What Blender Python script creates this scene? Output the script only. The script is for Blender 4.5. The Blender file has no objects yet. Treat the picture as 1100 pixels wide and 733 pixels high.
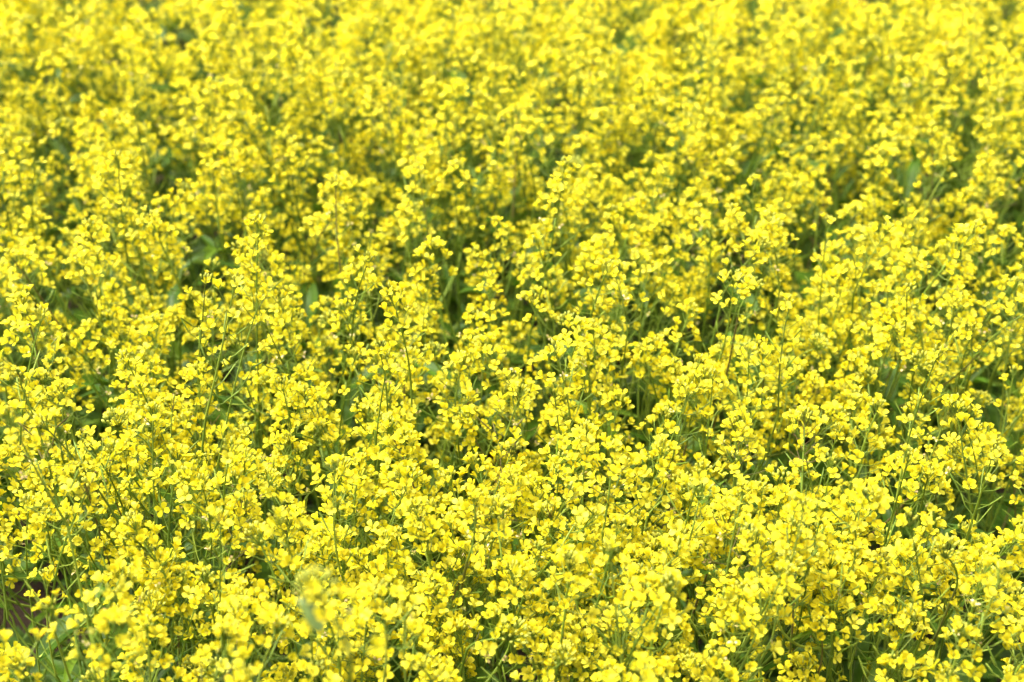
import bpy, math, random
import numpy as np
from mathutils import Vector, Matrix, Quaternion

R = math.radians
rnd = random.Random(11)
scene = bpy.context.scene
col = scene.collection

# ------------------------------------------------------------------ camera
CAM_H, PITCH, LENS = 1.66, R(32.6), 50.0
cam_d = bpy.data.cameras.new('camera')
cam = bpy.data.objects.new('camera', cam_d)
col.objects.link(cam)
cam.location = (0, 0, CAM_H)
cam.rotation_euler = (math.pi / 2 - PITCH, 0, 0)
cam_d.lens = LENS
cam_d.sensor_width = 36
cam_d.clip_start, cam_d.clip_end = 0.05, 3000
cam_d.dof.use_dof = True
cam_d.dof.focus_distance = 1.32
cam_d.dof.aperture_fstop = 4.6
scene.camera = cam

# ------------------------------------------------------------------ sky, sun, exposure
SUN_EL, SUN_AZ = R(68), R(285)          # azimuth clockwise from +Y: high up on the left
world = bpy.data.worlds.new('World')
scene.world = world
world.use_nodes = True
nt = world.node_tree
bg = nt.nodes['Background']
sky = nt.nodes.new('ShaderNodeTexSky')
sky.sky_type = 'NISHITA'
sky.sun_disc = False
sky.sun_elevation = SUN_EL
sky.sun_rotation = SUN_AZ
sky.air_density = 0.6
sky.dust_density = 9.0
sky.ozone_density = 0.3
nt.links.new(sky.outputs[0], bg.inputs[0])
bg.inputs[1].default_value = 0.15
sun_d = bpy.data.lights.new('sun', 'SUN')
sun_d.energy = 2.0
sun_d.angle = R(10.0)
sun_d.color = (1.0, 0.965, 0.90)
sun = bpy.data.objects.new('sun', sun_d)
col.objects.link(sun)
to_sun = Vector((math.sin(SUN_AZ) * math.cos(SUN_EL), math.cos(SUN_AZ) * math.cos(SUN_EL), math.sin(SUN_EL)))
sun.rotation_euler = to_sun.to_track_quat('Z', 'Y').to_euler()
sun.location = to_sun * 10
scene.view_settings.view_transform = 'Standard'
scene.view_settings.look = 'None'
scene.view_settings.exposure = 1.50
scene.view_settings.gamma = 1
scene.view_settings.use_curve_mapping = False
scene.cycles.max_bounces = 8
scene.cycles.diffuse_bounces = 5
scene.cycles.transmission_bounces = 6

# ------------------------------------------------------------------ materials
def mat(name):
    m = bpy.data.materials.new(name)
    m.use_nodes = True
    t = m.node_tree
    t.nodes.clear()
    out = t.nodes.new('ShaderNodeOutputMaterial')
    return m, t, out

def N(t, typ, **kw):
    n = t.nodes.new(typ)
    for k, v in kw.items():
        if k.startswith('i_'):
            n.inputs[k[2:].replace('_', ' ')].default_value = v
        else:
            setattr(n, k, v)
    return n

def ramp(t, stops):
    n = t.nodes.new('ShaderNodeValToRGB')
    e = n.color_ramp.elements
    while len(e) < len(stops):
        e.new(0.5)
    for el, (p, c) in zip(e, stops):
        el.position = p
        el.color = (*c, 1)
    return n

def leafy(name, stops, along=None, rough=0.5, spec=0.3, trans=0.3, trans_tint=(1, 1, 1), noise_scale=60.0, bump=0.0, val=0.25):
    """thin plant tissue: pigment varies by flower / object and with a fine mottling, light passes through"""
    m, t, out = mat(name)
    L = t.links.new
    oi = N(t, 'ShaderNodeObjectInfo')
    at = N(t, 'ShaderNodeAttribute', attribute_name='vary')
    add = N(t, 'ShaderNodeMath', operation='ADD'); L(oi.outputs['Random'], add.inputs[0]); L(at.outputs['Fac'], add.inputs[1])
    fr = N(t, 'ShaderNodeMath', operation='FRACT'); L(add.outputs[0], fr.inputs[0])
    rp = ramp(t, stops); L(fr.outputs[0], rp.inputs[0])
    tc = N(t, 'ShaderNodeTexCoord')
    nz = N(t, 'ShaderNodeTexNoise'); nz.inputs['Scale'].default_value = noise_scale; nz.inputs['Detail'].default_value = 3
    L(tc.outputs['Object'], nz.inputs['Vector'])
    mr = N(t, 'ShaderNodeMapRange'); mr.inputs['From Min'].default_value = 0.3; mr.inputs['From Max'].default_value = 0.7
    mr.inputs['To Min'].default_value = 1 - val; mr.inputs['To Max'].default_value = 1 + val * 0.4
    L(nz.outputs[0], mr.inputs['Value'])
    mul = N(t, 'ShaderNodeMix', data_type='RGBA', blend_type='MULTIPLY'); mul.inputs[0].default_value = 1
    L(rp.outputs[0], mul.inputs[6]); L(mr.outputs[0], mul.inputs[7])
    c = mul.outputs[2]
    if along:
        al = N(t, 'ShaderNodeAttribute', attribute_name='along')
        r2 = ramp(t, along); L(al.outputs['Fac'], r2.inputs[0])
        m2 = N(t, 'ShaderNodeMix', data_type='RGBA', blend_type='MULTIPLY'); m2.inputs[0].default_value = 1
        L(c, m2.inputs[6]); L(r2.outputs[0], m2.inputs[7]); c = m2.outputs[2]
    pb = N(t, 'ShaderNodeBsdfPrincipled')
    pb.inputs['Roughness'].default_value = rough
    pb.inputs['Specular IOR Level'].default_value = spec
    L(c, pb.inputs['Base Color'])
    tr = N(t, 'ShaderNodeBsdfTranslucent')
    tm = N(t, 'ShaderNodeMix', data_type='RGBA', blend_type='MULTIPLY'); tm.inputs[0].default_value = 1
    tm.inputs[7].default_value = (*trans_tint, 1)
    L(c, tm.inputs[6]); L(tm.outputs[2], tr.inputs[0])
    mx = N(t, 'ShaderNodeMixShader'); mx.inputs[0].default_value = trans
    L(pb.outputs[0], mx.inputs[1]); L(tr.outputs[0], mx.inputs[2]); L(mx.outputs[0], out.inputs[0])
    if bump:
        b = N(t, 'ShaderNodeBump'); b.inputs['Strength'].default_value = bump; b.inputs['Distance'].default_value = 0.002
        L(nz.outputs[0], b.inputs['Height']); L(b.outputs[0], pb.inputs['Normal']); L(b.outputs[0], tr.inputs['Normal'])
    return m

M_PETAL = leafy('yellow petal', [(0, (0.84, 0.73, 0.018)), (0.25, (0.87, 0.78, 0.032)), (0.5, (0.88, 0.81, 0.042)), (0.62, (0.88, 0.84, 0.085)), (0.75, (0.86, 0.81, 0.028)), (0.93, (0.85, 0.78, 0.02)), (1, (0.80, 0.64, 0.015))],
                along=[(0, (0.80, 0.86, 0.6)), (0.45, (0.96, 0.95, 0.9)), (1, (1, 1, 1))], rough=0.55, spec=0.2, trans=0.50,
                trans_tint=(1.0, 1.0, 0.8), noise_scale=220, val=0.10)
M_FADED = leafy('faded petal', [(0, (0.80, 0.66, 0.28)), (0.5, (0.82, 0.70, 0.40)), (1, (0.72, 0.50, 0.26))], rough=0.7, spec=0.2, trans=0.3, noise_scale=220, val=0.2)
M_BUD = leafy('yellow green bud', [(0, (0.50, 0.54, 0.07)), (0.5, (0.62, 0.62, 0.07)), (1, (0.40, 0.48, 0.08))], rough=0.5, spec=0.3, trans=0.15, noise_scale=150, val=0.2)
M_STEM = leafy('green stem', [(0, (0.10, 0.17, 0.015)), (0.3, (0.16, 0.26, 0.02)), (0.55, (0.31, 0.41, 0.055)), (0.7, (0.23, 0.34, 0.045)), (0.95, (0.12, 0.19, 0.02)), (1, (0.18, 0.12, 0.05))], rough=0.45, spec=0.3, trans=0.08, noise_scale=50, val=0.3)
M_LEAF = leafy('grey green leaf', [(0, (0.034, 0.085, 0.004)), (0.4, (0.060, 0.135, 0.005)), (0.75, (0.045, 0.105, 0.007)), (1, (0.095, 0.17, 0.008))], rough=0.5, spec=0.2, trans=0.25,
               trans_tint=(1.25, 1.35, 0.5), noise_scale=45, bump=0.5, val=0.35)
M_SKYLIT = leafy('waxy leaf with painted sky light', [(0, (0.13, 0.21, 0.05)), (1, (0.16, 0.24, 0.06))], rough=0.5, spec=0.4, trans=0.3, noise_scale=60, val=0.2)  # leaf green made paler to paint in sky light on an upturned blade
MATS = [M_PETAL, M_FADED, M_BUD, M_STEM, M_LEAF, M_SKYLIT]
PETAL, FADED, BUD, STEM, LEAF, SKYLIT = range(6)

def soil_material():
    m, t, out = mat('dark soil')
    L = t.links.new
    tc = N(t, 'ShaderNodeTexCoord')
    n1 = N(t, 'ShaderNodeTexNoise'); n1.inputs['Scale'].default_value = 9; n1.inputs['Detail'].default_value = 10; n1.inputs['Roughness'].default_value = 0.7
    L(tc.outputs['Object'], n1.inputs['Vector'])
    rp = ramp(t, [(0.3, (0.03, 0.020, 0.012)), (0.55, (0.06, 0.041, 0.026)), (0.75, (0.10, 0.073, 0.047))]); L(n1.outputs[0], rp.inputs[0])
    pb = N(t, 'ShaderNodeBsdfPrincipled'); pb.inputs['Roughness'].default_value = 0.95; pb.inputs['Specular IOR Level'].default_value = 0.15
    L(rp.outputs[0], pb.inputs['Base Color'])
    n2 = N(t, 'ShaderNodeTexNoise'); n2.inputs['Scale'].default_value = 45; n2.inputs['Detail'].default_value = 8
    L(tc.outputs['Object'], n2.inputs['Vector'])
    b = N(t, 'ShaderNodeBump'); b.inputs['Strength'].default_value = 0.9; b.inputs['Distance'].default_value = 0.03
    L(n2.outputs[0], b.inputs['Height']); L(b.outputs[0], pb.inputs['Normal']); L(pb.outputs[0], out.inputs[0])
    return m
M_SOIL = soil_material()

# ------------------------------------------------------------------ quad geometry: (verts, quads, material, along, vary)
class Geo:
    def __init__(s):
        s.v, s.f, s.m, s.a, s.r, s.n = [], [], [], [], [], 0
    def add(s, v, f, m, a=None, r=0.0):
        v = np.asarray(v, float)
        s.v.append(v); s.f.append(np.asarray(f, int).reshape(-1, 4) + s.n)
        s.m.append(np.full(len(s.f[-1]), m, int))
        s.a.append(np.full(len(v), 1.0) if a is None else np.asarray(a, float))
        s.r.append(np.full(len(v), r))
        s.n += len(v)
        return s
    def done(s):
        return (np.concatenate(s.v), np.concatenate(s.f), np.concatenate(s.m), np.concatenate(s.a), np.concatenate(s.r))
    def put(s, g, M, r=None):
        v, f, m, a, rr = g
        Mn = np.array(M)
        s.v.append(v @ Mn[:3, :3].T + Mn[:3, 3]); s.f.append(f + s.n); s.m.append(m); s.a.append(a)
        s.r.append(rr if r is None else np.full(len(v), r)); s.n += len(v)

def to_mesh(name, g):
    v, f, m, a, r = g
    me = bpy.data.meshes.new(name)
    me.vertices.add(len(v)); me.vertices.foreach_set('co', v.astype(np.float32).ravel())
    me.loops.add(f.size); me.loops.foreach_set('vertex_index', f.astype(np.int32).ravel())
    me.polygons.add(len(f)); me.polygons.foreach_set('loop_start', np.arange(0, f.size, 4, dtype=np.int32))
    used = sorted(set(m.tolist()))
    for k in used:
        me.materials.append(MATS[k])
    lut = np.zeros(len(MATS), np.int32)
    for i, k in enumerate(used):
        lut[k] = i
    me.polygons.foreach_set('material_index', lut[m])
    me.polygons.foreach_set('use_smooth', np.ones(len(f), bool))
    for nm, arr in (('along', a), ('vary', r)):
        at = me.attributes.new(nm, 'FLOAT', 'POINT'); at.data.foreach_set('value', arr.astype(np.float32))
    me.update(calc_edges=True)
    return me

def tube(P, rad, n=5):
    P = np.asarray(P, float); k = len(P)
    rad = np.broadcast_to(np.asarray(rad, float), (k,))
    T = np.gradient(P, axis=0); T /= np.linalg.norm(T, axis=1)[:, None] + 1e-12
    ref = np.array([1.0, 0, 0]) if abs(T[0][0]) < 0.8 else np.array([0, 1.0, 0])
    V = []
    for i in range(k):
        u = ref - T[i] * (ref @ T[i]); u /= np.linalg.norm(u); ref = u
        w = np.cross(T[i], u)
        for j in range(n):
            th = 2 * math.pi * j / n
            V.append(P[i] + rad[i] * (math.cos(th) * u + math.sin(th) * w))
    F = [(i * n + j, i * n + (j + 1) % n, (i + 1) * n + (j + 1) % n, (i + 1) * n + j) for i in range(k - 1) for j in range(n)]
    return np.array(V), F

def grid_faces(a, b):
    return [(i * b + j, i * b + j + 1, (i + 1) * b + j + 1, (i + 1) * b + j) for i in range(a - 1) for j in range(b - 1)]

def bez(p0, p1, p2, n):
    t = np.linspace(0, 1, n)[:, None]
    return (1 - t) ** 2 * np.array(p0) + 2 * t * (1 - t) * np.array(p1) + t ** 2 * np.array(p2)

# ------------------------------------------------------------------ flower
MM = 0.001
def petal(rn, openness, size, low=False, droop=0.0):
    """one obovate petal with a narrow upright claw, in the +X direction"""
    rows = [(0.5, 0.2, 0.45, 0.0), (1.3, 2.9, 0.8, 0.25), (3.2, 4.0, 2.0, 0.5), (5.6, 4.9, 2.95, 0.78), (7.6, 5.0, 2.1, 0.97)]
    if low:
        rows = [rows[0], rows[2], (7.4, 5.0, 3.0, 1.0)]
    tilt = (openness - 1.0) * R(58) + rn.uniform(-1, 1) * R(9)
    curl = rn.uniform(-0.3, 0.8); skew = rn.uniform(-0.5, 0.5); wv = rn.uniform(0.88, 1.12); ln = rn.uniform(0.9, 1.1)
    V, A = [], []
    for (x, z, w, a) in rows:
        hx, hz = x - 1.3, z - 2.9
        if x > 1.3:
            c, s_ = math.cos(-tilt), math.sin(-tilt)
            hx, hz = hx * ln, hz
            x, z = 1.3 + hx * c - hz * s_, 2.9 + hx * s_ + hz * c
            z -= droop * (a ** 2) * 3.0
        cols = (-1, 0, 1) if not low else (-1, 1)
        for q in cols:
            up = curl * abs(q) * w * 0.42
            ext = (0.75 if (q == 0 and a > 0.9) else 0.0)
            jx, jy, jz = (rn.uniform(-1, 1) * a * .38 for _ in range(3))
            V.append(((x + jx + ext - up * 0.3 * math.sin(-tilt)) * size * MM, (q * w * wv + jy + skew * a * 0.6) * size * MM, (z + jz + up) * size * MM)); A.append(a)
    return np.array(V), grid_faces(len(rows), 3 if not low else 2), A

def flower(rn, openness, size=1.0, low=False, faded=False):
    g = Geo(); pm = FADED if faded else PETAL
    ks = [0, 1, 2, 3]
    if faded:
        ks = ks[:rn.choice((2, 3, 4))]
    off = rn.uniform(-0.12, 0.12)
    for k in ks:
        v, f, a = petal(rn, openness + rn.uniform(-0.25, 0.25), size * (0.72 if faded else 1), low, droop=(0.8 if faded else 0.0))
        if faded:
            v[:, 1] *= 0.55
        th = k * math.pi / 2 + off + (0.14 if k % 2 else -0.14) + rn.uniform(-0.1, 0.1)
        c, s_ = math.cos(th), math.sin(th)
        v = np.stack([v[:, 0] * c - v[:, 1] * s_, v[:, 0] * s_ + v[:, 1] * c, v[:, 2]], 1)
        g.add(v, f, pm, a, rn.uniform(0, 0.12))
    if not low:
        # stamens round the pistil, and four narrow sepals below
        for k in range(4):
            th = k * math.pi / 2 + 0.78
            d = np.array((math.cos(th), math.sin(th), 0))
            v, f = tube([d * 0.3 * MM, d * 1.0 * MM + np.array((0, 0, 4.0 * MM)), d * 1.4 * MM + np.array((0, 0, 5.6 * MM))], [0.22 * MM, 0.2 * MM, 0.55 * MM], 3)
            g.add(v * size, f, BUD)
        v, f = tube([(0, 0, 0), (0, 0, 3 * MM), (0, 0, 6.2 * MM)], [0.7 * MM, 0.6 * MM, 0.3 * MM], 4)
        g.add(v * size, f, BUD)
        for k in range(4):
            th = k * math.pi / 2 + 0.78
            d = np.array((math.cos(th), math.sin(th), 0)); w = np.array((-d[1], d[0], 0))
            P = [d * 0.6 * MM, d * 2.0 * MM + np.array((0, 0, 2.2 * MM)), d * 4.0 * MM + np.array((0, 0, 3.4 * MM))]
            v = np.array([P[0] - w * .5 * MM, P[0] + w * .5 * MM, P[1] - w * .8 * MM, P[1] + w * .8 * MM, P[2] - w * .2 * MM, P[2] + w * .2 * MM])
            g.add(v * size, grid_faces(3, 2), BUD)
    return g.done()

frn = random.Random(5)
OPEN_G = [flower(frn, o, s) for o, s in ((0.95, 0.98), (0.62, 1.0), (0.40, 0.94), (0.28, 0.92), (1.0, 1.0), (0.5, 0.9), (0.75, 1.04), (0.2, 0.9), (0.45, 0.98), (0.33, 0.9))]
YOUNG_G = [flower(frn, o, s) for o, s in ((0.3, 0.78), (0.4, 0.85), (0.22, 0.72))]
FADED_G = [flower(frn, o, 1.0, faded=True) for o in (0.5, 0.25, 0.8)]
FLOWER_G = OPEN_G + YOUNG_G + FADED_G
LOW_G = [flower(frn, o, 1.05, low=True) for o in (1.0, 0.85, 0.7, 0.5)]
FLOWER_ME = [to_mesh('flower', g) for g in FLOWER_G]
I_OPEN, I_YOUNG, I_FADED = list(range(10)), [10, 11, 12], [13, 14, 15]

def axis_matrix(p, d, roll, s=1.0):
    d = Vector(d).normalized()
    q = d.to_track_quat('Z', 'Y') @ Quaternion((0, 0, 1), roll)
    return Matrix.Translation(p) @ q.to_matrix().to_4x4() @ Matrix.Diagonal((s, s, s, 1))

# ------------------------------------------------------------------ flower head (raceme): stalk, buds, flower places
def bud_geo(rn, L, w):
    return tube([(0, 0, 0), (0, 0, L * .25), (0, 0, L * .6), (0, 0, L * .9), (0, 0, L)], [w * .35, w * .9, w, w * .55, w * .1], 5)

def raceme(rn, kind):
    """kind: dome (dense top), long (flowers all down the stalk), thin (few flowers, pods), buds (mostly green buds)"""
    n = {'dome': rn.randint(15, 22), 'long': rn.randint(18, 25), 'thin': rn.randint(6, 10), 'buds': rn.randint(5, 9)}[kind]
    zone = {'dome': rn.uniform(0.030, 0.045), 'long': rn.uniform(0.050, 0.080), 'thin': rn.uniform(0.03, 0.055), 'buds': rn.uniform(0.02, 0.03)}[kind]
    pods = {'dome': rn.randint(2, 5), 'long': rn.randint(2, 6), 'thin': rn.randint(5, 9), 'buds': 0}[kind]
    podz = pods * rn.uniform(0.006, 0.010) + 0.012
    Ltot = zone + podz
    bx, by = rn.uniform(-.022, .022), rn.uniform(-.022, .022)
    rach = lambda z: np.array((bx * (z / Ltot) ** 2, by * (z / Ltot) ** 2, z))
    st = Geo(); bd = Geo(); fl = []
    v, f = tube([rach(z) for z in np.linspace(0, Ltot, 7)], np.linspace(1.15, 0.65, 7) * MM, 5)
    st.add(v, f, STEM, r=0.3)
    ang = rn.uniform(0, 6.28)
    for i in range(n):
        t = i / max(1, n - 1)
        z = Ltot - 0.002 - zone * (t ** (1.25 if kind != 'long' else 1.0)) + rn.uniform(-.002, .002)
        ang += 2.4 + rn.uniform(-.35, .35)
        pol = R(22 + 56 * t ** 0.7 + rn.uniform(-10, 10))
        pl = (0.011 + 0.010 * t) * rn.uniform(0.8, 1.25)
        if t < 0.25:
            pl *= 1.15
        d = np.array((math.sin(pol) * math.cos(ang), math.sin(pol) * math.sin(ang), math.cos(pol)))
        p0 = rach(max(0.0, z)); p1 = p0 + d * pl * 0.55; d2 = d + np.array((0, 0, 0.28)); d2 /= np.linalg.norm(d2); p2 = p1 + d2 * pl * 0.45
        v, f = tube([p0, p1, p2], [0.42 * MM, 0.38 * MM, 0.5 * MM], 3)
        st.add(v, f, STEM, r=0.55)
        tilt = d2 + np.array((rn.uniform(-.4, .4), rn.uniform(-.4, .4), rn.uniform(.1, 1.0)))
        u = rn.random()
        if t < 0.12:
            k = rn.choice(I_YOUNG)
        elif t > 0.75 and u < 0.16:
            k = rn.choice(I_FADED)
        elif u < 0.06:
            k = rn.choice(I_YOUNG)
        else:
            k = rn.choice(I_OPEN)
        fl.append((k, axis_matrix(p2, tilt, rn.uniform(0, 6.28), rn.uniform(0.76, 1.02))))
    for i in range(pods):
        z = podz - 0.006 - i * (podz - 0.008) / max(1, pods)
        ang += 2.4 + rn.uniform(-.4, .4)
        pol = R(rn.uniform(48, 75)); pl = rn.uniform(0.012, 0.018)
        d = np.array((math.sin(pol) * math.cos(ang), math.sin(pol) * math.sin(ang), math.cos(pol)))
        p0 = rach(max(0.001, z)); p1 = p0 + d * pl
        d2 = d + np.array((0, 0, rn.uniform(.3, .9))); d2 /= np.linalg.norm(d2)
        q = rn.uniform(0.010, 0.026)
        v, f = tube([p0, p1, p1 + d2 * q * .15, p1 + d2 * q * .8, p1 + d2 * q], [.4 * MM, .4 * MM, .85 * MM, .8 * MM, .2 * MM], 4)
        st.add(v, f, STEM, r=0.6)
    nb = {'dome': rn.randint(7, 12), 'long': rn.randint(5, 9), 'thin': rn.randint(4, 7), 'buds': rn.randint(22, 32)}[kind]
    top = rach(Ltot)
    for i in range(nb):
        a2 = i * 2.4; rr = math.sqrt((i + .3) / nb)
        pol = rr * R(62 if kind == 'buds' else 45)
        d = np.array((math.sin(pol) * math.cos(a2), math.sin(pol) * math.sin(a2), math.cos(pol)))
        lift = (0.004 + 0.006 * (1 - 0.3 * rr)) * (1.5 if kind == 'buds' else 1)
        bl = rn.uniform(3.6, 6.0) * MM
        v, f = bud_geo(rn, bl, 1.25 * MM)
        Mx = np.array(axis_matrix(top + d * lift, d + np.array((0, 0, .4)), 0))
        bd.add(v @ Mx[:3, :3].T + Mx[:3, 3], f, BUD, r=rn.random() * .5)
        v, f = tube([top - np.array((0, 0, .003)), top + d * lift], [.4 * MM, .35 * MM], 3)
        bd.add(v, f, STEM, r=0.5)
    stalk, buds = st.done(), bd.done()
    bl = Geo()
    for (k, Mx) in fl:
        bl.put(FLOWER_G[k], Mx, rn.random())
    low = Geo(); low.put(stalk, Matrix.Identity(4)) if kind == 'none' else None
    for (k, Mx) in fl:
        low.put(LOW_G[k % 4], Mx, rn.random())
    return dict(kind=kind, stalk=to_mesh('flower_head', stalk), buds=to_mesh('bud_cluster', buds), blossoms=to_mesh('blossoms', bl.done()),
                flowers=fl, length=Ltot, low=low.done(), stalk_g=stalk)

rr_ = random.Random(21)
RAC = {k: [raceme(rr_, k) for _ in range(n)] for k, n in (('dome', 12), ('long', 12), ('thin', 6), ('buds', 3))}

# ------------------------------------------------------------------ leaves
def leaf_geo(rn, L, W, lobed=False, arch=0.5):
    nx, V, A = 11, [], []
    tw = rn.uniform(-.5, .5)
    wl = rn.uniform(0, 6.28)
    for i in range(nx):
        t = i / (nx - 1)
        w = W * (math.sin(math.pi * min(1, t * 0.93 + 0.07) ** 0.8) ** 0.9) * (1 - 0.25 * t)
        if lobed:
            w *= 0.72 + 0.28 * math.cos(t * 22 + wl)
        if i == nx - 1:
            w = 0.0006
        ph = 0.35 + arch * 1.5 * t
        x = L * t * (1 - 0.18 * arch * t); z = L * (0.55 * t - 0.62 * arch * t * t)
        for q in (-1, -.5, 0, .5, 1):
            ro = tw * t * q * w
            V.append((x, q * w, z + abs(q) * w * 0.38 + ro + 0.08 * W * math.sin(9 * t + q * 3 + wl) * abs(q)))
            A.append(t)
    g = Geo(); g.add(V, grid_faces(nx, 5), LEAF, A, 0.0)
    mid = [np.array(V[i * 5 + 2]) - np.array((0, 0, 0.0006)) for i in range(nx)]
    v, f = tube(mid, np.linspace(1.3, 0.3, nx) * MM * (0.6 + W * 12), 4)
    g.add(v, f, STEM, r=0.6)
    return g.done()
lrn = random.Random(8)
BIG_LEAF = [leaf_geo(lrn, lrn.uniform(.13, .19), lrn.uniform(.022, .034), True, lrn.uniform(.4, .9)) for _ in range(6)]
MID_LEAF = [leaf_geo(lrn, lrn.uniform(.07, .11), lrn.uniform(.010, .017), False, lrn.uniform(.2, .8)) for _ in range(6)]
TOP_LEAF = [leaf_geo(lrn, lrn.uniform(.035, .06), lrn.uniform(.004, .007), False, lrn.uniform(.1, .6)) for _ in range(5)]
LEAF_G = BIG_LEAF + MID_LEAF + TOP_LEAF
def thin_leaf(g):                              # every other row of the blade, three points across, no midrib
    keep = [i * 5 + j for i in range(0, 11, 2) for j in (0, 2, 4)]
    out = Geo(); out.add(g[0][keep], grid_faces(6, 3), LEAF, g[3][keep]); return out.done()
LEAF_LOW = [thin_leaf(g) for g in LEAF_G]
LEAF_ME = [to_mesh('leaf', g) for g in LEAF_G]

# ------------------------------------------------------------------ picture <-> place
FPX = LENS / 36 * 1100
cp, sp = math.cos(PITCH), math.sin(PITCH)
def ray(px, py):
    u, w = (px - 550) / FPX, (366.5 - py) / FPX
    return Vector((u, cp + w * sp, -sp + w * cp))
def at_height(px, py, z):
    d = ray(px, py)
    return d * ((z - CAM_H) / d.z) + Vector((0, 0, CAM_H))
def project(p):
    x, y, z = p[0], p[1], p[2] - CAM_H
    dep = y * cp - z * sp
    if dep < 0.05:
        return (-1e4, -1e4, dep)
    return (550 + FPX * x / dep, 366.5 - FPX * (y * sp + z * cp) / dep, dep)

# dark openings between the plants, in photo pixels (x, y, radius)
GAPS = [(237, 297, 24), (352, 388, 15), (66, 172, 14), (205, 208, 12), (22, 470, 15), (278, 568, 18), (40, 640, 26), (100, 600, 14),
        (508, 508, 22), (535, 490, 14), (560, 362, 10), (885, 275, 22), (868, 305, 14), (742, 382, 18), (932, 566, 17), (938, 600, 12),
        (650, 487, 13), (790, 48, 8), (1046, 160, 14), (440, 690, 22), (398, 628, 14), (745, 640, 13), (1000, 690, 16), (160, 500, 8),
        (855, 500, 9), (1074, 62, 9), (690, 60, 7), (900, 55, 8), (985, 60, 8), (1010, 110, 8), (800, 165, 8), (880, 175, 8), (1030, 225, 9), (585, 75, 6), (630, 160, 8), (505, 290, 14), (720, 305, 10), (1030, 310, 12),
        (640, 590, 8), (480, 640, 10), (860, 620, 9), (205, 640, 8), (760, 480, 9), (420, 240, 8), (735, 215, 9), (700, 185, 8), (340, 600, 8),
        (565, 690, 12), (620, 720, 9), (930, 720, 9), (290, 640, 7), (60, 410, 9), (980, 215, 9), (480, 190, 7), (310, 150, 7)]
def in_gap(px, py, pad=0):
    return any((px - x) ** 2 + (py - y) ** 2 < (r + pad) ** 2 for x, y, r in GAPS)

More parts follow.
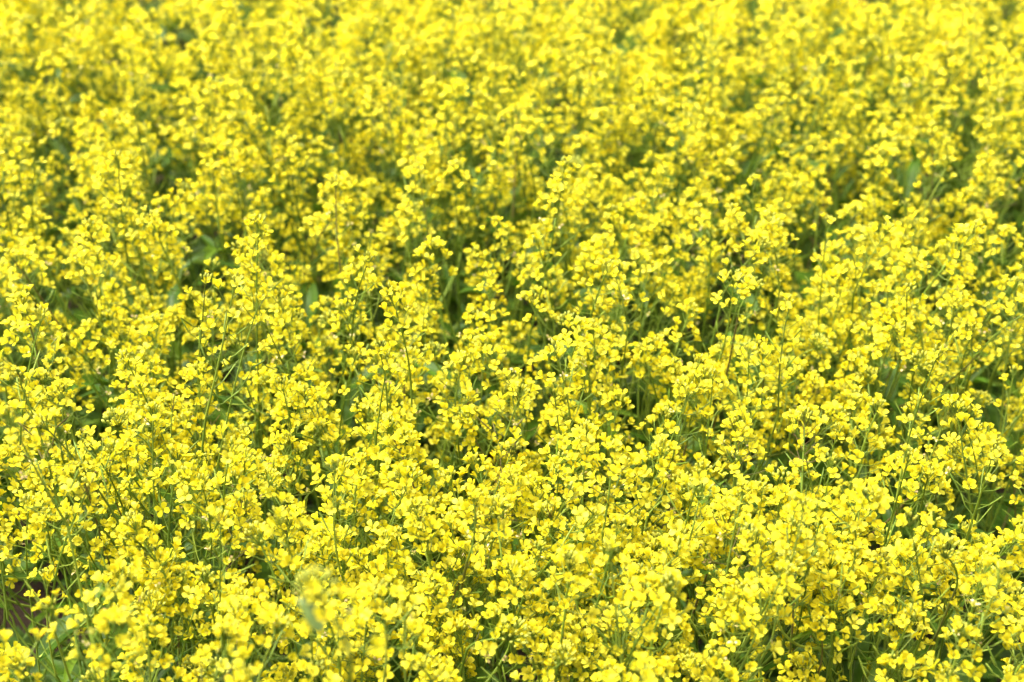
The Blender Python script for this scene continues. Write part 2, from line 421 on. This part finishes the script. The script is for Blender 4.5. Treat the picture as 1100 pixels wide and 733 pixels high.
# flower heads picked out of the photograph (x, y, kind, height of the head, sideways lean of the stem)
D, LG, TH, BD = 'dome', 'long', 'thin', 'buds'
KEYS = [
 (269, 285, LG, .93, 0), (318, 298, D, .84, 0), (222, 346, D, .80, 0), (323, 385, LG, .82, 0), (54, 383, D, .84, 0), (97, 250, LG, .90, 0), (111, 300, D, .82, 0),
 (188, 262, LG, .86, .04), (165, 405, LG, .80, 0), (12, 438, TH, .84, 0), (87, 440, BD, .82, 0), (215, 404, TH, .88, .05), (236, 420, TH, .86, .06), (330, 440, D, .80, 0),
 (141, 372, D, .78, 0), (439, 355, LG, .90, 0), (479, 302, D, .86, 0), (585, 245, LG, .92, .05), (545, 295, D, .78, 0), (639, 289, D, .80, 0), (676, 324, D, .88, 0),
 (605, 370, LG, .86, 0), (646, 390, LG, .84, .02), (558, 400, D, .82, 0), (491, 440, D, .84, 0), (414, 404, TH, .86, 0), (390, 388, D, .80, 0), (528, 478, TH, .82, 0),
 (693, 398, D, .78, 0), (713, 372, LG, .80, 0), (706, 440, D, .78, 0), (518, 386, D, .80, 0), (780, 283, D, .88, 0), (844, 258, LG, .92, .03), (922, 282, D, .88, 0),
 (997, 266, LG, .92, .10), (884, 312, TH, .82, 0), (1004, 315, D, .84, .06), (1016, 350, D, .82, 0), (967, 357, D, .80, 0), (1051, 360, D, .80, 0), (1091, 345, LG, .82, 0),
 (773, 359, TH, .84, 0), (760, 412, LG, .80, 0), (870, 440, LG, .80, 0), (920, 420, D, .78, 0), (947, 369, D, .78, 0), (1067, 470, LG, .80, 0), (1034, 392, LG, .78, 0),
 (84, 550, LG, .84, 0), (118, 515, TH, .88, 0), (175, 545, D, .84, 0), (229, 548, LG, .82, 0), (188, 600, LG, .86, 0), (242, 585, D, .80, 0), (303, 592, D, .82, 0),
 (299, 618, BD, .84, 0), (350, 532, LG, .82, 0), (296, 512, TH, .80, 0), (27, 508, D, .82, 0), (17, 578, LG, .82, 0), (44, 622, TH, .84, 0), (91, 655, D, .86, 0),
 (110, 700, D, .93, 0), (24, 706, BD, .92, 0), (269, 702, D, .88, 0), (362, 690, D, .84, 0), (155, 706, LG, .86, 0), (501, 565, D, .86, 0), (528, 548, D, .82, 0),
 (471, 596, LG, .82, 0), (451, 508, LG, .84, 0), (585, 508, D, .82, 0), (649, 535, D, .86, 0), (602, 585, D, .82, 0), (605, 642, D, .88, 0), (592, 606, LG, .80, 0),
 (673, 645, D, .82, 0), (669, 602, LG, .80, 0), (700, 678, D, .88, 0), (693, 514, LG, .82, 0), (720, 655, TH, .80, 0), (531, 612, LG, .78, 0), (501, 676, BD, .82, 0),
 (437, 720, D, .84, 0), (548, 718, TH, .80, 0), (656, 710, TH, .82, 0), (424, 606, LG, .80, 0), (383, 676, LG, .82, 0), (926, 538, D, .90, 0), (995, 522, D, .86, 0),
 (949, 578, TH, .82, 0), (866, 528, D, .84, 0), (836, 558, LG, .82, 0), (790, 584, D, .84, 0), (750, 552, LG, .80, 0), (820, 666, D, .86, 0), (1052, 680, D, .88, 0),
 (1022, 712, D, .84, 0), (1028, 607, LG, .80, 0), (1058, 502, LG, .84, 0), (1065, 582, LG, .80, 0), (1042, 650, D, .80, 0), (783, 702, LG, .82, 0), (902, 667, LG, .82, 0),
 (856, 644, D, .80, 0), (750, 600, LG, .80, 0), (970, 650, D, .80, 0), (872, 590, D, .82, 0), (985, 600, LG, .80, 0), (400, 555, LG, .82, 0), (380, 500, D, .80, 0),
 (130, 470, LG, .80, 0), (60, 460, D, .80, 0), (240, 490, LG, .80, 0), (430, 460, LG, .80, 0), (620, 455, LG, .80, 0), (780, 455, LG, .80, 0), (690, 480, D, .78, 0), (820, 410, D, .82, 0),
 (980, 470, LG, .80, 0), (920, 490, D, .78, 0), (800, 520, D, .80, 0), (560, 555, LG, .78, 0), (720, 590, D, .80, 0), (330, 660, LG, .80, 0), (230, 660, LG, .82, 0),
 (232, 22, LG, .90, 0), (286, 48, D, .84, 0), (7, 72, D, .84, 0), (138, 70, LG, .86, 0), (209, 37, D, .82, 0), (336, 99, D, .84, 0), (104, 213, D, .86, 0),
 (101, 85, D, .82, 0), (252, 72, LG, .84, 0), (357, 129, D, .82, 0), (74, 112, D, .80, 0), (175, 226, D, .82, 0), (232, 213, LG, .82, 0), (10, 193, LG, .82, 0),
 (494, 118, D, .86, 0), (552, 18, LG, .92, .12), (505, 18, D, .84, 0), (568, 89, D, .84, .08), (400, 28, D, .84, 0), (565, 143, D, .82, 0), (602, 216, D, .86, 0),
 (390, 203, LG, .82, 0), (491, 213, D, .84, 0), (646, 106, TH, .84, 0), (659, 15, D, .84, 0), (706, 82, D, .82, 0), (693, 213, D, .82, 0), (612, 129, LG, .80, 0),
 (854, 80, D, .90, .14), (927, 38, D, .84, 0), (951, 31, D, .84, 0), (1024, 31, LG, .88, .10), (981, 98, D, .84, 0), (1078, 108, D, .84, 0), (770, 95, D, .80, 0),
 (890, 132, LG, .82, 0), (947, 188, D, .82, 0), (1071, 195, LG, .84, 0), (827, 232, LG, .82, 0), (740, 20, LG, .82, 0), (820, 110, LG, .82, 0), (740, 140, LG, .80, 0),
 (1000, 150, D, .80, 0), (900, 220, LG, .80, 0), (780, 190, LG, .82, .08), (30, 20, LG, .82, 0), (340, 20, LG, .82, 0), (455, 70, LG, .80, 0), (440, 150, LG, .80, 0),
 (280, 170, LG, .82, 0), (200, 140, LG, .82, 0), (30, 270, LG, .80, 0), (50, 330, D, .80, 0), (380, 290, LG, .80, 0), (440, 260, D, .80, 0), (330, 230, LG, .80, 0),
 (660, 250, LG, .80, 0), (750, 250, D, .78, 0), (1040, 260, LG, .80, 0), (960, 310, D, .78, 0), (1080, 280, D, .80, 0),
 (374, 676, BD, 1.07, .02),
]

# ------------------------------------------------------------------ a plant's layout (pure numbers; used for single plants and for the far mass)
def plan_plant(rn, base, head, kind, nside, check=None, spread=1.0):
    """base: point on the ground, head: base of the topmost flower head. all in plant-local metres except the gap test"""
    b = np.zeros(3); h = np.array(head) - np.array(base)
    H = h[2]
    ctrl = np.array((h[0] * rn.uniform(-.1, .35), h[1] * rn.uniform(-.1, .35), H * 0.55))
    S = bez(b, ctrl, h, 12)
    S[1:-1, :2] += np.array([[rn.uniform(-.003, .003), rn.uniform(-.003, .003)] for _ in range(10)])
    r0 = rn.uniform(2.0, 2.9) * MM * (H / .8)
    heads = [(kind, S[-1], S[-1] - S[-3], rn.uniform(.92, 1.1))]
    branches, leaves = [], []
    a0 = rn.uniform(0, 6.28)
    for i in range(nside):
        fr = 0.40 + 0.50 * (i + rn.uniform(0, .8)) / max(1, nside)
        idx = fr * 11; k = int(idx); q = S[k] + (S[min(11, k + 1)] - S[k]) * (idx - k)
        for attempt in range(5):
            a = a0 + i * 2.4 + rn.uniform(-.5, .5) + attempt * 1.1
            drop = (.035 if H > .77 else 0) + rn.uniform(0.0, 0.17) * (0.5 + 0.9 * (1 - (fr - .4) / .5))
            kd = rn.choices((D, LG, TH, BD), (.42, .28, .22, .08))[0]
            top = H - (drop if kd in (D, LG) else drop * .6 - .045)
            out = rn.uniform(.055, .165) * spread * (1.25 - .6 * (fr - .4) / .5)
            e = np.array((S[-1][0] * .9 + math.cos(a) * out, S[-1][1] * .9 + math.sin(a) * out, max(q[2] + .04, top)))
            if check is None or check(e + np.array(base) + np.array((0, 0, .035))):
                break
        else:
            continue
        c = q + np.array(((e[0] - q[0]) * .75, (e[1] - q[1]) * .75, (e[2] - q[2]) * .38))
        B = bez(q, c, e, 8)
        branches.append(B)
        heads.append((kd, B[-1], B[-1] - B[-2] + np.array((0, 0, .02)), rn.uniform(.8, 1.05)))
        leaves.append((rn.choice(range(6, 17)), q, a + rn.uniform(-.3, .3), rn.uniform(.8, 1.2), rn.uniform(-.2, .4)))
        if rn.random() < .7:
            leaves.append((rn.choice(range(12, 17)), B[rn.randint(2, 5)], rn.uniform(0, 6.28), rn.uniform(.8, 1.2), rn.uniform(-.1, .6)))
    for i in range(rn.randint(4, 6)):
        fr = rn.uniform(.10, .62); idx = fr * 11; k = int(idx); q = S[k]
        kind_l = rn.choice(range(0, 6)) if fr < .42 else rn.choice(range(6, 12))
        leaves.append((kind_l, q, rn.uniform(0, 6.28), rn.uniform(.8, 1.25), rn.uniform(-.3, .4)))
    return dict(S=S, r0=r0, branches=branches, heads=heads, leaves=leaves)

def leaf_matrix(q, a, s, pitch):
    return Matrix.Translation(q) @ Matrix.Rotation(a, 4, 'Z') @ Matrix.Rotation(-pitch, 4, 'Y') @ Matrix.Diagonal((s, s, s, 1))

def link(name, data, parent, M=None, kind=None):
    o = bpy.data.objects.new(name, data)
    o.parent = parent
    if M is not None:
        o.matrix_basis = M
    if kind:
        o['kind'] = kind
    col.objects.link(o)
    return o

# ------------------------------------------------------------------ ground
def build_ground():
    rs = [0, .4, .8, 1.2, 1.7, 2.3, 3, 4, 6, 10, 20, 60, 250, 2000]
    n = 48; V = [(0, 1.5, 0)]; grn = random.Random(3)
    for r in rs[1:]:
        for j in range(n):
            th = 2 * math.pi * j / n
            z = 0.5 * r * 0 + (grn.uniform(-.012, .004) if r < 5 else grn.uniform(-.02, 0.0))
            V.append((r * math.cos(th), 1.5 + r * math.sin(th), z))
    F = [(0, 1 + j, 1 + (j + 1) % n) for j in range(n)]
    for i in range(len(rs) - 2):
        a, b = 1 + i * n, 1 + (i + 1) * n
        F += [(a + j, b + j, b + (j + 1) % n, a + (j + 1) % n) for j in range(n)]
    me = bpy.data.meshes.new('ground'); me.from_pydata(V, [], F); me.materials.append(M_SOIL)
    for p in me.polygons:
        p.use_smooth = True
    o = bpy.data.objects.new('ground', me); col.objects.link(o)
    o['kind'] = 'structure'; o['label'] = 'dark brown soil of the mustard field under the plants'
    return o
build_ground()

# ------------------------------------------------------------------ where every plant stands
prn = random.Random(77)
def free(p):
    x, y, _ = project(p)
    return not in_gap(x, y, 4)
spots = []                                   # (base, head, kind, nside, is_key)
for (px, py, kd, z, lean) in KEYS:
    z = z + prn.uniform(-.015, .015)
    rc_len = {D: .05, LG: .085, TH: .06, BD: .03}[kd]
    top = at_height(px, py, z)
    hb = top - Vector((0, 0, rc_len * .8))
    lx = lean * -1.6 if lean else .0 if z > 1 else prn.uniform(-.09, .09)
    base = Vector((hb.x + lx, hb.y + prn.uniform(-.08, .08), -.004))
    spots.append((base, hb, kd, 0 if z > 1 else prn.choice((4, 5, 6)), True))
taken = np.zeros((6000, 2)); n_taken = 0
for q in spots:
    taken[n_taken] = (q[1].x, q[1].y); n_taken += 1
fills = []
def fill(n, y0, y1, half, dmin, z0, z1, clumpy):
    global n_taken
    for _ in range(n):
        y = prn.uniform(y0, y1); x = prn.uniform(-1, 1) * half(y)
        if ((taken[:n_taken, 0] - x) ** 2 + (taken[:n_taken, 1] - y) ** 2).min() < dmin * dmin:
            continue
        z = prn.uniform(z0, z1)
        if clumpy and math.sin(x * 7.3 + 1.7 * math.sin(y * 4.1)) * math.sin(y * 6.1 + 1.3 * math.sin(x * 5.2)) > .55 and prn.random() < .75:
            continue
        if not free((x, y, z + .05)) or not free((x, y, z)):
            continue
        taken[n_taken] = (x, y); n_taken += 1
        fills.append((Vector((x + prn.uniform(-.10, .10), y + prn.uniform(-.08, .08), -.004)), Vector((x, y, z)), prn.choices((D, LG, TH, BD), (.42, .36, .17, .05))[0], prn.choice((4, 5, 6)), False))
inner = lambda y: .10 + .42 * y
fill(1500, .25, .85, lambda y: 1.0, .11, .52, .64, False)
fill(2500, .85, 1.55, inner, .106, .58, .78, True)
fill(2500, 1.55, 1.8, inner, .084, .60, .79, True)
fill(5000, 1.8, 3.3, inner, .067, .66, .82, False)
fill(3000, .6, 5.2, lambda y: .65 + .5 * y, .10, .64, .80, False)

plants = []
mass = []
for s in spots + fills:
    pl = plan_plant(prn, s[0], s[1], s[2], s[3], check=free)
    inside = 0
    for (kd, p, d, sc) in pl['heads']:
        q = np.array(s[0]) + p; x, y, dep = project(q + np.array((0, 0, .03)))
        if -20 < x < 1120 and -14 < y < 747:
            inside += 1
    if inside:
        plants.append((s, pl, inside))
    else:
        mass.append((s, pl))
plants.sort(key=lambda t: (not t[0][4], project(t[0][1])[2]))
if len(plants) > 300:
    # the rest beyond the three hundred that show largest belongs to the mass
    plants.sort(key=lambda t: project(t[0][1])[2] - (9 if t[0][4] else 0))
    mass += [(p[0], p[1]) for p in plants[300:]]
    plants = plants[:300]
print('individual plants', len(plants), 'mass', len(mass))

# ------------------------------------------------------------------ labels
COLS = ['at far left', 'left side', 'left of centre', 'in centre', 'right of centre', 'right side', 'at far right']
ROWS = ['bottom edge', 'low down', 'below middle', 'mid-picture', 'above middle', 'high up', 'top edge']
TOPS = {D: 'dense domed', LG: 'long spire', TH: 'thin loose', BD: 'green budded'}
ORD = ['leftmost', 'second', 'third', 'fourth', 'fifth', 'sixth', 'seventh', 'eighth', 'ninth']
cells = {}
for i, (s, pl, inside) in enumerate(plants):
    px, py, dep = project(np.array(s[0]) + pl['heads'][0][1] + np.array((0, 0, .04)))
    c = min(6, max(0, int(px / 1100 * 7))); r = min(6, max(0, int((733 - py) / 733 * 7)))
    size = 'tall' if s[1].z > .78 else ('short' if s[1].z < .68 else 'medium')
    if s[1].z > 1:
        size = 'nearest blurred'
    cells.setdefault((size, s[2], c, r), []).append((px, i))
LABELS = {}
for (size, kd, c, r), lst in cells.items():
    lst.sort()
    for k, (px, i) in enumerate(lst):
        o = '' if len(lst) == 1 else ('leftmost ' if k == 0 else ('rightmost ' if k == len(lst) - 1 else ORD[k] + ' from left, '))
        LABELS[i] = f'{o}{size} yellow mustard plant with {TOPS[kd]} top, {ROWS[r]}, {COLS[c]}'

# ------------------------------------------------------------------ build the single plants
NEAR = 1.62                                   # metres: nearer flowers show ten pixels or more and are picked apart one by one
n_obj = 0
for pi, (s, pl, inside) in enumerate(plants):
    base, head, kind, nside, key = s
    root = bpy.data.objects.new('mustard_plant', None)
    root.empty_display_size = .05
    root.location = base
    col.objects.link(root)
    px, py, dep = project(np.array(base) + pl['heads'][0][1] + np.array((0, 0, .04)))
    root['label'] = LABELS[pi]
    root['category'] = 'mustard plant'
    root['group'] = 'flowering mustard plants of the field'
    hv = prn.random()
    g = Geo(); rad = np.linspace(1, .42, 12) * pl['r0']; v, f = tube(pl['S'], rad, 6); g.add(v, f, STEM, r=0)
    link('stem', to_mesh('stem', g.done()), root)
    for B in pl['branches']:
        g = Geo(); v, f = tube(B, np.linspace(1.7, 1.05, len(B)) * MM, 5); g.add(v, f, STEM, r=0)
        link('branch', to_mesh('branch', g.done()), root)
    for (li, q, a, sc, pitch) in pl['leaves']:
        link('leaf', LEAF_ME[li], root, leaf_matrix(q, a, sc, pitch))
    if head.z > 1:                            # the small blurred leaf under the nearest head, sky light painted into its green
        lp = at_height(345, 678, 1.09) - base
        g7 = list(LEAF_G[7]); g7[2] = np.full(len(g7[1]), SKYLIT)
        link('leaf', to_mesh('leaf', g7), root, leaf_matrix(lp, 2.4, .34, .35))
    for (kd, p, d, sc) in pl['heads']:
        rc = prn.choice(RAC[kd])
        d = d / (np.linalg.norm(d) + 1e-9) + np.array((prn.uniform(-.32, .32), prn.uniform(-.32, .32), .25))
        if head.z > 1:
            d = np.array((0, -.1, 1.0))
        hd = link('flower_head', rc['stalk'], root, axis_matrix(p, d, prn.uniform(0, 6.28), sc))
        link('bud_cluster', rc['buds'], hd)
        if dep < NEAR:
            for (k, Mx) in rc['flowers']:
                link('flower', FLOWER_ME[k], hd, Mx)
        else:
            link('blossom_cluster', rc['blossoms'], hd, kind='stuff')

# ------------------------------------------------------------------ the field all round, too many to count: one mass
big = Geo()
I4 = Matrix.Identity(4)
for (s, pl) in mass:
    qx, qy, _ = project(s[1])
    seen = -60 < qx < 1160 and -40 < qy < 780
    Mb = Matrix.Translation(s[0])
    g = Geo(); v, f = tube(pl['S'][::2], np.linspace(1, .45, 6) * pl['r0'], 4); g.add(v, f, STEM)
    for B in pl['branches']:
        v, f = tube(B[::3], np.linspace(1.6, 1.0, len(B[::3])) * MM, 3); g.add(v, f, STEM)
    big.put(g.done(), Mb, prn.random())
    for (li, q, a, sc, pitch) in pl['leaves']:
        if li < 12:
            big.put(LEAF_LOW[li], Mb @ leaf_matrix(q, a, sc, pitch), prn.random())
    for (kd, p, d, sc) in pl['heads']:
        rc = prn.choice(RAC[kd])
        Mm = Mb @ axis_matrix(p, d, prn.uniform(0, 6.28), sc)
        big.put(rc['low'], Mm)
        if seen:
            big.put(rc['stalk_g'], Mm)
bo = bpy.data.objects.new('mustard_field', to_mesh('mustard_field', big.done()))
col.objects.link(bo)
bo['kind'] = 'stuff'
bo['label'] = 'yellow mustard field running on around and behind the plants in view'
bo['category'] = 'field'
print('mass quads', len(bo.data.polygons), 'objects', len(bpy.data.objects))
